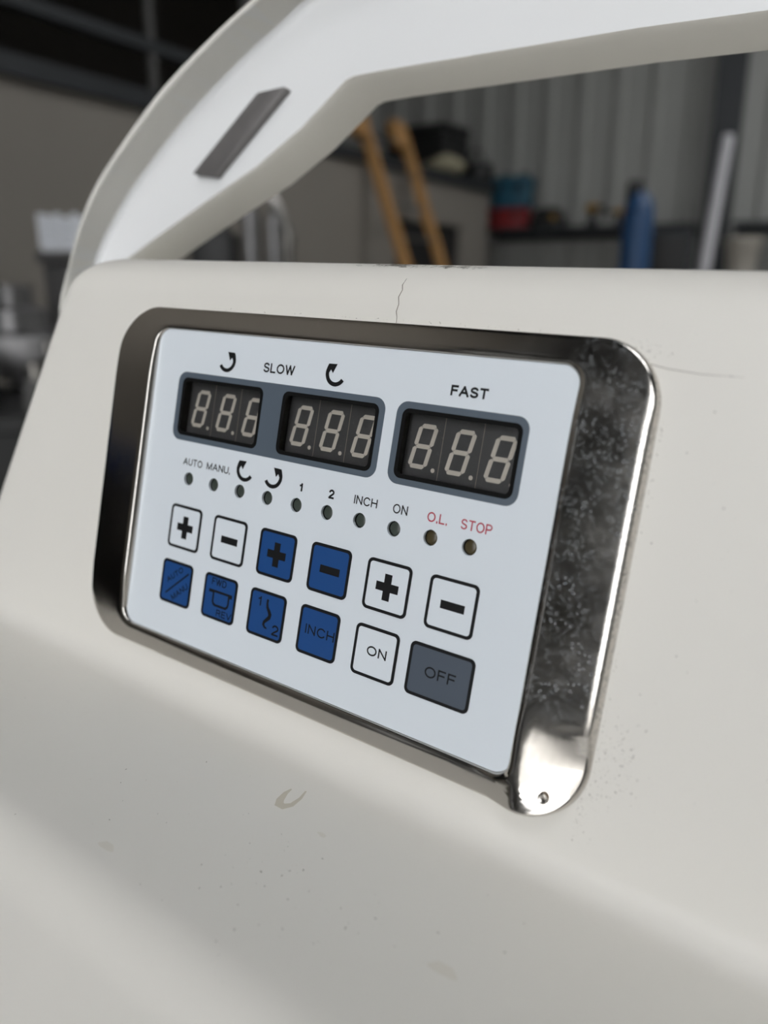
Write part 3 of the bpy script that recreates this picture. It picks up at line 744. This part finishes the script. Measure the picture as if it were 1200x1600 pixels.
# leaning ladder
pa, pb = on_office(577, 227, .06), on_office(640, 247, .06)
def rail_line(p, px, py):
    nrmp = -wd; d = rayd(px, py); k = (p-CAM).dot(nrmp)/d.dot(nrmp); q_ = CAM+d*k
    return (q_-p).normalized()
da, db = rail_line(pa, 633, 408), rail_line(pb, 687, 408)
dm = ((da+db)/2).normalized(); dm = (dm - wd*dm.dot(wd)).normalized()
fa = pa + dm*(pa.z/-dm.z); fb = pb + dm*(pb.z/-dm.z)
base = (fa+fb)/2
t = thing('ladder', 'orange timber ladder leaning on the office roof edge, blurred behind the cover', 'ladder', (base.x, base.y, 0))
LM = Matrix.Translation(-Vector((base.x, base.y, 0)))
up = -dm; side = wd.normalized(); fwd = up.cross(side)
tp = 0.28
for p in (fa, fb):
    m = Matrix.Identity(4)
    for i in range(3): m[i][0] = side[i]; m[i][1] = fwd[i]; m[i][2] = up[i]; m[i][3] = p[i]
    L_ = (pa-fa).length + tp
    pobj('rail', bev(box_bm(-.04, .04, -.045, .045, .03, L_, None, LM @ m), .006, 1), M_LADDER, t)
    pobj('hook', bev(box_bm(-.0, .20, -.05, .05, L_-.22, L_+.03, None, LM @ m), .02, 2), M_LADDER, t, 40)
    pobj('foot', box_bm(-.045, .035, -.05, .05, .016, .09, None, LM @ m), M_BLACK, t)
nr = int(((pa-fa).length)/.3)
for i in range(1, nr+2):
    a, b = fa+up*(.3*i), fb+up*(.3*i)
    if (a-fa).length < L_-.05: pobj('rung', tube_bm([LM @ a, LM @ b], .016, 8), M_GREYM, t, 40)

# things kept on the deck by the far corner
def deck_at(px, dep):                              # a spot on the deck under pixel column px, dep metres back from the edge
    p = on_office(px, 200, -dep); return Vector((p.x, p.y, DECK))
p = deck_at(668, .9)
o = thing('storage_crate', 'black storage crate on the office roof deck behind the ladder top', 'crate', p, YAW)
pobj('body', boxat(-.42, .42, -.3, .3, 0, .62, .02), M_BLACK, o); pobj('lid', boxat(-.44, .44, -.32, .32, .62, .70, .02), M_BLACK, o)
p = deck_at(694, .27)
bm = bmesh.new(); bmesh.ops.create_icosphere(bm, subdivisions=3, radius=1)
for v in bm.verts:
    v.co = Vector((v.co.x*.33, v.co.y*.2, .12+v.co.z*.12*(1+.2*math.sin(7*v.co.x))))
o = obj('sack', bm, M_CREAM, None, Matrix.Translation(p) @ Matrix.Rotation(-math.radians(61), 4, 'Z'), 80); tag(o, 'pale cream sack lying on the office roof deck', 'sack')
p = deck_at(745, .2)
o = thing('tool_bag', 'dark tool bag slumped at the far corner of the office roof deck', 'bag', p, -math.radians(61))
bm = box_bm(-.22, .22, -.14, .14, 0, .26); bev(bm, .07, 3)
pobj('body', bm, M_BLACK, o, 50)
pobj('handle', tube_bm([(-.16, 0, .24), (-.12, 0, .36), (0, 0, .40), (.12, 0, .36), (.16, 0, .24)], .014, 8), M_BLACK, o, 60)

# steel column and girt along the back wall
xc = on_back(1130, 250, .2); fx = (FB.inverted() @ xc).x
t = thing('steel_column', 'dark steel portal column standing against the corrugated wall', 'column', (xc.x, xc.y, 0), math.atan2(wn.y, wn.x))
pobj('web', boxat(-.12, .12, -.01, .01, 0, 6.99), M_DARK, t)
for s in (-1, 1): pobj('flange', boxat(-.14, .14, s*.11-.012, s*.11+.012, 0, 6.99), M_DARK, t)
pobj('base_plate', boxat(-.2, .2, -.17, .17, 0, .03), M_DARK, t)

# wall shelf
pL, pR = FB.inverted() @ on_back(768, 358, .3), FB.inverted() @ on_back(1215, 340, .3)
ZS = 1.945
sh0 = BW0 + wd*.06
t = thing('wall_shelf', 'long dark shelf fixed along the corrugated wall, holding tool boxes', 'shelf', (sh0.x, sh0.y, ZS), math.atan2(wn.y, wn.x))
def split_shelf(x0, x1): return boxat(x0, x1, -.42, .0, -.05, 0, .005, 1)
pobj('board', split_shelf(pL.x, fx-.2), M_DARK, t)
pobj('board', split_shelf(fx+.2, fx+2.2), M_DARK, t)
pobj('back_rail', boxat(pL.x, fx-.2, -.04, 0, -.14, -.05), M_DARK, t)
pobj('back_rail', boxat(fx+.2, fx+2.2, -.04, 0, -.14, -.05), M_DARK, t)
for xb in (pL.x+.15, (pL.x+fx)/2, fx-.4, fx+.6): pobj('bracket', boxat(xb-.015, xb+.015, -.34, 0, -.09, -.05), M_DARK, t)
FS = frame(sh0 + Vector((0, 0, ZS)), wn, -wd)
def shelf_x(px): return (FS.inverted() @ on_back(px, 345, .27)).x
RZ = math.atan2(wn.y, wn.x)
def shelf_thing(name, label, cat, px, dz=0.0, dy=-.21, group=None):
    p = FS @ Vector((shelf_x(px), dy, dz)); return thing(name, label, cat, p, RZ, group)
def toolbox(px, dz, wdt, h, m, label, lid):
    t = shelf_thing('tool_box', label, 'tool box', px, dz)
    pobj('body', boxat(-wdt/2, wdt/2, -.15, .15, 0, h*.66, .02), m, t, 40); pobj('lid', boxat(-wdt/2-.008, wdt/2+.008, -.158, .158, h*.66, h, .02), lid, t, 40)
    for s in (-.13, .13): pobj('latch', boxat(s-.025, s+.025, -.17, -.157, h*.5, h*.78), M_BLACK, t)
    return t
hr = .24
toolbox(796, 0, .47, hr, M_REDB, 'red tool box on the wall shelf, under the teal one', M_REDB)
tb = toolbox(800, hr+.002, .47, .36, M_TEAL, 'teal blue tool box stacked on the red one', M_TEAL)
for s in (-.1, .13): pobj('handle', tube_bm([(s-.06, 0, .355), (s-.05, 0, .40), (s+.05, 0, .40), (s+.06, 0, .355)], .016, 8), M_BLACK, tb, 60)
def drill(px, label, sc, flip, ymat):
    t = shelf_thing('power_drill', label, 'drill', px)
    s = -1 if flip else 1
    Rm = Matrix.Scale(sc, 4)
    pobj('battery', bev(box_bm(-.07, .07, -.045, .045, 0, .07, None, Rm), .01*sc, 2), M_BLACK, t, 40)
    bm = box_bm(-.035, .035, -.03, .03, .07, .17, None, Rm); pobj('grip', bev(bm, .012*sc, 2), M_BLACK, t, 40)
    mt = Rm @ Matrix.Translation((s*-.09, 0, .21)) @ Matrix.Rotation(s*PI/2, 4, 'Y')
    pobj('motor_housing', lathe_bm([(.03, 0), (.05, .02), (.052, .12), (.045, .15)], 14, None, mt), ymat, t, 50)
    pobj('chuck', lathe_bm([(.035, .15), (.036, .2), (.02, .24), (.008, .26)], 12, None, mt), M_BLACK, t, 50)
t = shelf_thing('tool_case', 'low black tool case on the wall shelf, just right of the tool boxes', 'tool case', 858)
pobj('body', boxat(-.2, .2, -.13, .13, 0, .15, .03), M_BLACK, t, 40); pobj('lid', boxat(-.17, .15, -.11, .11, .15, .23, .035, 3), M_BLACK, t, 40)
pobj('latch', boxat(.06, .12, -.145, -.13, .08, .15), M_YEL, t)
drill(925, 'yellow and black drill on the wall shelf midway to the blue cylinder', 1.0, False, M_YEL)
drill(966, 'yellow and black drill on the wall shelf, next to the blue cylinder', .75, True, M_YEL)

# blue gas cylinder in front of the wall
pt, pbm = at(1001, 300, 6.0), at(991, 410, 5.9)
axis = (pt-pbm).normalized(); foot_ = pbm + axis*((0.012-pbm.z)/axis.z)
Hc = (pt-foot_).length
rot = axis.to_track_quat('Z', 'Y').to_matrix().to_4x4()
t = thing('gas_cylinder', 'tall blue gas cylinder with a black cap, standing in front of the shelf', 'gas cylinder', (foot_.x, foot_.y, 0))
mt = Matrix.Translation((0, 0, .012)) @ rot
r = .108
pobj('body', lathe_bm([(r*.9, 0), (r, .03), (r, Hc-.16), (r*.93, Hc-.09), (r*.7, Hc-.03), (r*.35, Hc)], 24, None, mt), M_GASB, t, 50)
pobj('valve_cap', lathe_bm([(r*.62, Hc-.06), (r*.64, Hc), (r*.6, Hc+.06), (r*.35, Hc+.075)], 16, None, mt @ Matrix.Translation((.03, 0, 0))), M_BLACK, t, 50)
k0 = (at(985, 355, 5.9)-foot_).length
bm = bmesh.new(); rings = []
for h in (k0-.09, k0+.04): rings.append([bm.verts.new(mt @ Vector((1.01*r*math.cos(a), 1.01*r*math.sin(a), h))) for a in [math.radians(-150+8*i) for i in range(8)]])
for k in range(7): bm.faces.new((rings[0][k], rings[0][k+1], rings[1][k+1], rings[1][k]))
o = pobj('paper_label', bm, M_LABEL, t); tag(o, 'pale worn label')
# dark hose trolley frame right of the cylinder
p = at(1035, 400, 6.6)
t = thing('cabinet', 'low dark cabinet beside the blue gas cylinder', 'cabinet', (p.x, p.y, 0), RZ)
hc = at(1035, 362, 6.6).z
pobj('body', boxat(-.22, .22, -.2, .2, 0.04, hc, .01, 1), M_DARK, t)
pobj('door', boxat(-.2, .2, -.215, -.2, .1, hc-.05, .004, 1), M_BLACK, t)
for sx in (-1, 1):
    for sy in (-1, 1): pobj('foot', boxat(sx*.17-.03, sx*.17+.03, sy*.15-.03, sy*.15+.03, 0, .04), M_BLACK, t)
# white pipe leaning by the column
p1, p2 = at(1138, 214, 9.0), at(1101, 415, 8.55)
d = (p2-p1).normalized(); pf = p1 + d*((0.02-p1.z)/d.z)
o = obj('pipe', tube_bm([Vector((0, 0, .02)), p1-Vector((pf.x, pf.y, 0))], .062, 16), M_PIPE, None, Matrix.Translation((pf.x, pf.y, 0)), 60)
tag(o, 'long pale plastic pipe leaning against the dark column', 'pipe')
# pale pail on a stand right of the column
p = at(1158, 410, 7.6); zb = p.z-.12
t = thing('pail_stand', 'low dark stand holding a pale pail by the column', 'stand', (p.x, p.y, 0), RZ)
pobj('top', boxat(-.3, .3, -.25, .25, zb-.04, zb, .005, 1), M_DARK, t)
for sx in (-1, 1):
    for sy in (-1, 1): pobj('leg', boxat(sx*.27-.02, sx*.27+.02, sy*.22-.02, sy*.22+.02, 0, zb-.04), M_DARK, t)
t = thing('pail', 'pale plastic pail on the dark stand at the right edge', 'pail', (p.x, p.y, zb), 0)
pobj('body', lathe_bm([(.12, 0), (.15, .28), (.16, .29), (.16, .31)], 20), M_PAIL, t, 40)
pobj('lid', lathe_bm([(.163, .31), (.163, .33), (.15, .335)], 20), M_PAIL, t, 40)

# left: white slatted crate on a bin, machine parts heaped on a bench
def crate(px0, px1, py0, py1, Y):
    a, b = at(px0, py1, Y), at(px1, py0, Y); wdt = b.x-a.x; h = b.z-a.z
    return a, wdt, h
a, wdt, h = crate(66, 150, 332, 392, 2.9)
cxm = a.x+wdt/2
t = thing('grey_bin', 'grey steel bin under the white slatted crate at the left', 'bin', (cxm, 2.9+.2, 0), math.radians(-8))
pobj('body', bev(box_bm(-wdt/2, wdt/2, -.18, .18, 0, a.z-.04), .01, 1), M_SILV, t); pobj('rim', bev(box_bm(-wdt/2-.015, wdt/2+.015, -.195, .195, a.z-.04, a.z), .006, 1), M_SILV, t)
t = thing('slatted_crate', 'white plastic crate with rows of slots, at the far left', 'crate', (cxm, 2.9+.2, a.z), math.radians(-8))
pobj('back_panel', boxat(-wdt/2+.012, wdt/2-.012, .15, .162, .0, h), M_GREYM, t)
pobj('floor_panel', boxat(-wdt/2, wdt/2, -.162, .162, .0, .012), M_CRATE, t)
for s in (-1, 1): pobj('side_panel', boxat(s*wdt/2-.006, s*wdt/2+.006, -.162, .162, .012, h), M_CRATE, t)
for i in range(5):
    z = .012+(h-.012)*i/5+.0; pobj('slat', boxat(-wdt/2+.006, wdt/2-.006, -.162, -.15, z, z+(h/5)*.42), M_CRATE, t)
for i in range(4):
    xx = -wdt/2+.006+(wdt-.012)*i/3; pobj('upright', boxat(xx-.011, xx+.011, -.166, -.15, .012, h), M_CRATE, t)

zb = at(30, 640, 2.0).z
t = thing('workbench', 'black workbench at the left edge carrying heaped machine parts', 'bench', (-1.05, 2.3, 0), math.radians(10))
pobj('top', boxat(-.75, .55, -.4, .45, zb-.05, zb, .006, 1), M_BLACK, t)
for sx in (-.7, .5):
    for sy in (-.35, .4): pobj('leg', boxat(sx-.03, sx+.03, sy-.03, sy+.03, 0, zb-.05), M_BLACK, t)
pobj('skirt', boxat(-.72, .52, -.37, -.34, zb-.35, zb-.05), M_BLACK, t)
BM_ = Matrix.Translation((-1.05, 2.3, 0)) @ Matrix.Rotation(math.radians(10), 4, 'Z')
def bench_thing(name, label, cat, x_, y_, z=0.0, rz=0.0, group=None):
    p = BM_ @ Vector((x_, y_, zb+z)); return thing(name, label, cat, p, rz, group)
def gearbox(x_, y_, s, rz, label, m, z=0.0):
    t = bench_thing('gear_casing', label, 'machine part', x_, y_, z, rz)
    pobj('casing', bev(box_bm(-.13*s, .13*s, -.1*s, .1*s, 0, .15*s), .03*s, 3), m, t, 50)
    pobj('hub', lathe_bm([(.09*s, .15*s), (.085*s, .2*s), (.05*s, .21*s), (.05*s, .26*s), (.02*s, .265*s)], 18), m, t, 40)
    pobj('shaft', lathe_bm([(.02*s, .0), (.02*s, .1*s)], 12, None, Matrix.Translation((.12*s, 0, .075*s)) @ Matrix.Rotation(PI/2, 4, 'Y')), M_CHROME, t, 40)
gearbox(-.03, .13, 1.15, .3, 'dull silver gear casing, tallest of the parts heaped on the bench', M_SILV)
gearbox(-.42, .06, 1.0, -.5, 'dull silver gear casing at the left end of the bench heap', M_SILV)
gearbox(.20, -.20, .8, 1.1, 'dark gear casing at the front right of the bench heap', M_GREYM)
gearbox(-.12, -.22, .8, -.2, 'small silver gear casing at the front of the bench heap', M_SILV)
t = bench_thing('mixing_bowl', 'dull steel bowl upturned at the back of the bench heap', 'bowl', .43, .26, 0, 0)
pobj('bowl', lathe_bm([(.17, 0), (.165, .05), (.14, .12), (.09, .165), (.03, .175)], 28), M_SILV, t, 60)
pobj('rim', lathe_bm([(.172, 0), (.182, .004), (.182, .012), (.17, .015)], 28), M_CHROME, t, 40)
t = bench_thing('folded_cloth', 'dark green cloth bundled at the front of the bench', 'cloth', -.42, -.27, 0, .4)
for i in range(3): pobj('fold', bev(box_bm(-.12+.01*i, .12-.012*i, -.07, .07-.01*i, .035*i, .035*i+.034), .012, 2), M_GREEN, t, 50)

for i in range(9):                                  # loose offcuts among the castings
    x_, y_ = [(.30, .02), (.42, -.12), (.33, -.30), (.13, -.37), (.10, -.06), (-.20, -.36), (-.60, -.12), (-.60, .25), (.16, .36)][i]
    t = bench_thing('metal_offcut', 'small block of scrap metal among the gear casings on the bench', 'offcut', x_, y_, 0, random.random()*3, 'metal offcuts heaped on the bench')
    h_ = random.uniform(.05, .12); w_ = random.uniform(.03, .05)
    pobj('block', bev(box_bm(-w_, w_, -.035, .035, 0, h_), .006, 1), random.choice([M_SILV, M_CHROME, M_GREYM, M_BLACK]), t)
    pobj('stub', lathe_bm([(.018, h_), (.018, h_+.04), (.012, h_+.045)], 10), M_CHROME, t, 40)

# tube-framed trolley with canisters, seen through the left of the cut-out
p0 = at(420, 400, 3.6)
t = thing('trolley', 'low tubular steel trolley behind the left of the cover opening', 'trolley', (p0.x, p0.y, 0), 0)
zd = p0.z-.25
pobj('deck', boxat(-.34, .16, -.25, .25, zd-.03, zd, .006, 1), M_GREYM, t)
for sx in (-.31, .13):
    for sy in (-.21, .21):
        pobj('leg', tube_bm([(sx, sy, .05), (sx, sy, zd-.03)], .018, 10), M_CHROME, t, 60)
        pobj('caster', lathe_bm([(.02, -.015), (.05, -.012), (.05, .012), (.02, .015)], 16, None, Matrix.Translation((sx, sy, .05)) @ Matrix.Rotation(PI/2, 4, 'X')), M_BLACK, t, 50)
t = thing('bent_tube', 'pair of bent steel tubes rising from the trolley behind the cover opening', 'tube', (p0.x, p0.y, zd), 0)
for dy in (.02, .18):
    hp = [at(412, 285, 3.6), at(430, 322, 3.6), at(446, 357, 3.6), at(450, 372, 3.6), at(449, 395, 3.6)]
    hp = [q_-Vector((p0.x, p0.y, zd))+Vector((.0, dy, 0)) for q_ in hp]; hp.append(Vector((hp[-1].x, dy, 0)))
    pobj('tube', tube_bm([hp[0]+Vector((-.03, 0, .05)), *hp], .013, 10), M_CHROME, t, 70)
for i, (px, r_, hpx) in enumerate(((390, .042, 318), (427, .036, 330))):
    q_ = at(px, hpx, 3.52)
    c = thing('canister', ('tall' if i == 0 else 'short') + ' grey metal canister standing on the trolley, ' + ('left' if i == 0 else 'right') + ' of the two', 'canister', (q_.x, 3.52, zd), 0)
    H_ = q_.z-zd
    pobj('body', lathe_bm([(r_, 0), (r_, H_-.05), (r_*.85, H_-.02)], 18), M_SILV, c, 40); pobj('neck', lathe_bm([(r_*.5, H_-.02), (r_*.5, H_+.02), (r_*.3, H_+.024)], 14), M_GREYM, c, 40)

q_ = at(352, 400, 3.6)
c = thing('motor_unit', 'black electric motor on the trolley, left of the two canisters', 'motor', (q_.x-.03, 3.62, zd), 0)
hm = at(352, 362, 3.6).z - zd
pobj('housing', bev(box_bm(-.11, .08, -.1, .1, 0, hm), .02, 2), M_BLACK, c, 40); pobj('cap', bev(box_bm(-.07, .05, -.06, .06, hm, hm+.03), .008, 1), M_GREYM, c, 40)

# unseen dark rack, added so the steel bezel has something dark to mirror
t = thing('reflection_rack', 'unseen dark rack added left of the mixer to be mirrored in the bezel', 'rack', (-2.6, -1.6, 0), math.radians(36))
for sx in (-1.5, 1.5):
    for sy in (-.3, .3): pobj('post', boxat(sx-.04, sx+.04, sy-.04, sy+.04, 0, 3.1), M_BLACK, t)
for z in (.15, .9, 1.65, 2.3, 3.06): pobj('shelf', boxat(-1.5, 1.5, -.3, .3, z-.03, z), M_BLACK, t)
pobj('back_sheet', boxat(-1.5, 1.5, .30, .32, .0, 3.1), M_BLACK, t)

t = thing('reflection_cabinet', 'unseen dark cabinet with a blue cover, added left of the mixer to be mirrored in the bezel', 'cabinet', (-2.91, 1.1, 0), math.radians(61.5))  # out of view, added for its dark and blue reflection in the bezel
pobj('body', boxat(-1.3, 1.3, -.35, .35, .05, 1.45, .02), M_BLACK, t, 40); pobj('plinth', boxat(-1.25, 1.25, -.3, .3, 0, .05), M_DARK, t)
pobj('cover', boxat(-1.1, 1.2, -.3, .3, 1.45, 1.58, .03), mat('blue_sheet', (0.02, 0.04, 0.12), .6), t, 40)
t = thing('shade_blocker', 'unseen tall grey locker standing out in front of the white mixer', 'blocker', (-.19, -.95, 0), 0)  # out of view, added only to shade the right of the mixer face
pobj('body', boxat(-.24, .24, -.25, .25, .06, 1.78, .008, 1), M_GREYM, t, 40)
for sx in (-1, 1):
    d_ = pobj('door', boxat(sx*.12-.115, sx*.12+.115, .25, .268, .1, 1.74, .004, 1), M_GREYM, t, 40); pobj('handle', tube_bm([(sx*.03, .268, .95), (sx*.03, .30, .97), (sx*.03, .30, 1.07), (sx*.03, .268, 1.09)], .007, 8), M_CHROME, d_)
for sx in (-.2, .2):
    for sy in (-.2, .2): pobj('foot', boxat(sx-.025, sx+.025, sy-.025, sy+.025, 0, .06), M_BLACK, t)
